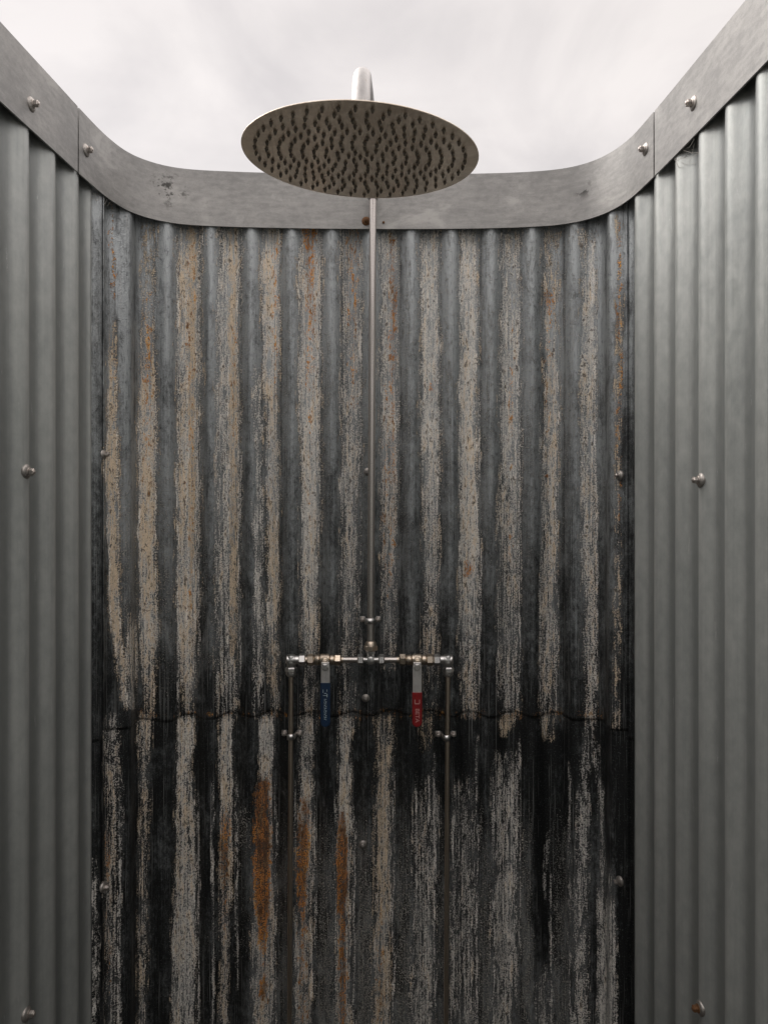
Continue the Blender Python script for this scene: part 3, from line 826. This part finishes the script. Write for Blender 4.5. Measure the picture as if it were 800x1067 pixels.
clip(385.6, 646.5, .0066); clip(303, 767, .0052); clip(465.3, 768, .0052)

# ------------------------------------------------------------------ cobwebs under the strip
def web(s0, s1, z0, z1, n, label):
    c = at((s0 + s1)/2)
    root = MB()
    for k in range(n):
        sA, sB = random.uniform(s0, s1), random.uniform(s0, s1)
        a, na = at(sA), out(sA); b, nb2 = at(sB), out(sB)
        pA = Vector((*(a + na*.002), z1 - random.uniform(0, .01))); pB = Vector((*(b + nb2*random.uniform(.004, .016)), random.uniform(z0, z1)))
        m_ = (pA + pB)/2 - Vector((0, 0, random.uniform(.002, .008)))
        root.tube([pA, (pA*.5 + m_)*(1/1.5), m_, (pB*.5 + m_)*(1/1.5), pB], .00022, 4)
    o = root.build('cobweb', M['web'], None)
    return tag(o, label, 'cobweb', None, 'thing')
zb = height(238)
web(s_at_bearing(98), s_at_bearing(118), zb - .02, zb, 9, 'wisp of cobweb under the capping strip at the left corner')
web(s_at_bearing(700), s_at_bearing(728), zb - .03, zb, 10, 'wisp of cobweb under the capping strip on the right')

# ------------------------------------------------------------------ ground
q = NT('dry_soil')
n1 = q.noise(q.coord('Object', (3, 3, 3)), 1, 6, .6); n2 = q.noise(q.coord('Object', (60, 60, 60)), 1, 5, .7)
q.set(col=q.mix(q.step(q.add(n1, q.mul(q.sub(n2, .5), .5)), .3, .7), (.030, .036, .016), (.075, .068, .045)), rough=.95)
q.bump(n2, .5, .02)
g = MB(); R = 1500; g.add([(-R, -R, -.05), (R, -R, -.05), (R, R, -.05), (-R, R, -.05)], [(0, 1, 2, 3)])
tag(g.build('ground', q.m, None, False), None, None, None, 'structure')
q = NT('wet_concrete')
n1 = q.noise(q.coord('Object', (5, 5, 5)), 1, 6, .6); n2 = q.noise(q.coord('Object', (120, 120, 120)), 1, 5, .7)
q.set(col=q.mix(q.step(q.add(n1, q.mul(q.sub(n2, .5), .4)), .3, .7), (.035, .032, .028), (.09, .083, .072)), rough=.7)
q.bump(n2, .4, .004)
f = MB()
f.add([(x, y, z) for z in (-.06, 0) for x, y in ((-.75, -2.1), (.75, -2.1), (.75, 1.65), (-.75, 1.65))], [(0, 3, 2, 1), (4, 5, 6, 7), (0, 1, 5, 4), (1, 2, 6, 5), (2, 3, 7, 6), (3, 0, 4, 7)])
tag(f.build('floor', q.m, None, False), None, None, None, 'structure')

# ------------------------------------------------------------------ sky and light
w = bpy.data.worlds.new('World'); S.world = w; w.use_nodes = True
nt = w.node_tree; nt.nodes.clear()
SUN_EL, SUN_AZ = math.radians(46), math.radians(-62)       # sun lost in cloud, to the left and a little beyond the back wall
wo = nt.nodes.new('ShaderNodeOutputWorld'); bg = nt.nodes.new('ShaderNodeBackground')
sky = nt.nodes.new('ShaderNodeTexSky'); sky.sky_type = 'NISHITA'; sky.sun_disc = False
sky.sun_elevation = SUN_EL; sky.sun_rotation = SUN_AZ
tc = nt.nodes.new('ShaderNodeTexCoord'); mp = nt.nodes.new('ShaderNodeMapping'); mp.inputs['Scale'].default_value = (2.2, 2.2, 4.0)
nz_ = nt.nodes.new('ShaderNodeTexNoise'); nz_.inputs['Scale'].default_value = 1.3; nz_.inputs['Detail'].default_value = 6; nz_.inputs['Roughness'].default_value = .55; nz_.inputs['Distortion'].default_value = .4
rp = nt.nodes.new('ShaderNodeValToRGB')
rp.color_ramp.elements[0].position = .36; rp.color_ramp.elements[0].color = (.78, .768, .765, 1)
rp.color_ramp.elements[1].position = .60; rp.color_ramp.elements[1].color = (1.0, .985, .972, 1)
sc_ = nt.nodes.new('ShaderNodeMix'); sc_.data_type = 'RGBA'; sc_.blend_type = 'MULTIPLY'; sc_.inputs[0].default_value = 1; sc_.inputs[7].default_value = (3.45, 3.24, 3.10, 1)
# dull overcast, with a bright ring added above the view to light the upper walls
sx = nt.nodes.new('ShaderNodeSeparateXYZ'); nt.links.new(tc.outputs['Generated'], sx.inputs[0])
ov = nt.nodes.new('ShaderNodeFloatCurve'); cv = ov.mapping.curves[0]
for k_, (a, b) in enumerate(((0, .22), (.30, .235), (.45, .240), (.54, .245), (.58, .34), (.66, .90), (.80, .66), (1, .22))):
    if k_ in (0, 7): cv.points[0 if k_ == 0 else -1].location = (a, b)
    else: cv.points.new(a, b)
ov.mapping.update()
o4 = nt.nodes.new('ShaderNodeMath'); o4.operation = 'MULTIPLY'; o4.inputs[1].default_value = 4.0
nt.links.new(sx.outputs['Z'], ov.inputs['Value']); nt.links.new(ov.outputs[0], o4.inputs[0])
og = nt.nodes.new('ShaderNodeVectorMath'); og.operation = 'SCALE'
mx = nt.nodes.new('ShaderNodeMix'); mx.data_type = 'RGBA'; mx.inputs[0].default_value = .93
L = nt.links.new
L(tc.outputs['Generated'], mp.inputs[0]); L(mp.outputs[0], nz_.inputs['Vector']); L(nz_.outputs['Fac'], rp.inputs[0])
L(rp.outputs[0], sc_.inputs[6]); L(sky.outputs[0], mx.inputs[6]); L(sc_.outputs[2], og.inputs[0]); L(o4.outputs[0], og.inputs['Scale']); L(og.outputs[0], mx.inputs[7])
L(mx.outputs[2], bg.inputs[0]); bg.inputs[1].default_value = .10; L(bg.outputs[0], wo.inputs[0])
sl = bpy.data.lights.new('sun', 'SUN'); sl.energy = .9; sl.angle = math.radians(45); sl.color = (1, .95, .9)
so = bpy.data.objects.new('sun', sl); COL.objects.link(so)
dirv = Vector((math.sin(SUN_AZ)*math.cos(SUN_EL), math.cos(SUN_AZ)*math.cos(SUN_EL), math.sin(SUN_EL)))
so.rotation_euler = dirv.to_track_quat('Z', 'Y').to_euler(); so.location = dirv*20

# ------------------------------------------------------------------ camera
cam = bpy.data.cameras.new('camera'); co = bpy.data.objects.new('camera', cam); COL.objects.link(co)
co.location = (0, 0, EYE); co.rotation_euler = (math.radians(90), 0, 0)
cam.sensor_fit = 'VERTICAL'; cam.sensor_height = 36; cam.lens = 36*F/1067; cam.clip_start = .01; cam.clip_end = 5000
S.camera = co
S.render.engine = 'CYCLES'
S.cycles.max_bounces = 8; S.cycles.diffuse_bounces = 2; S.cycles.glossy_bounces = 4
S.view_settings.view_transform = 'Standard'; S.view_settings.look = 'None'
S.view_settings.exposure = 1.55; S.view_settings.gamma = 1; S.view_settings.use_curve_mapping = False
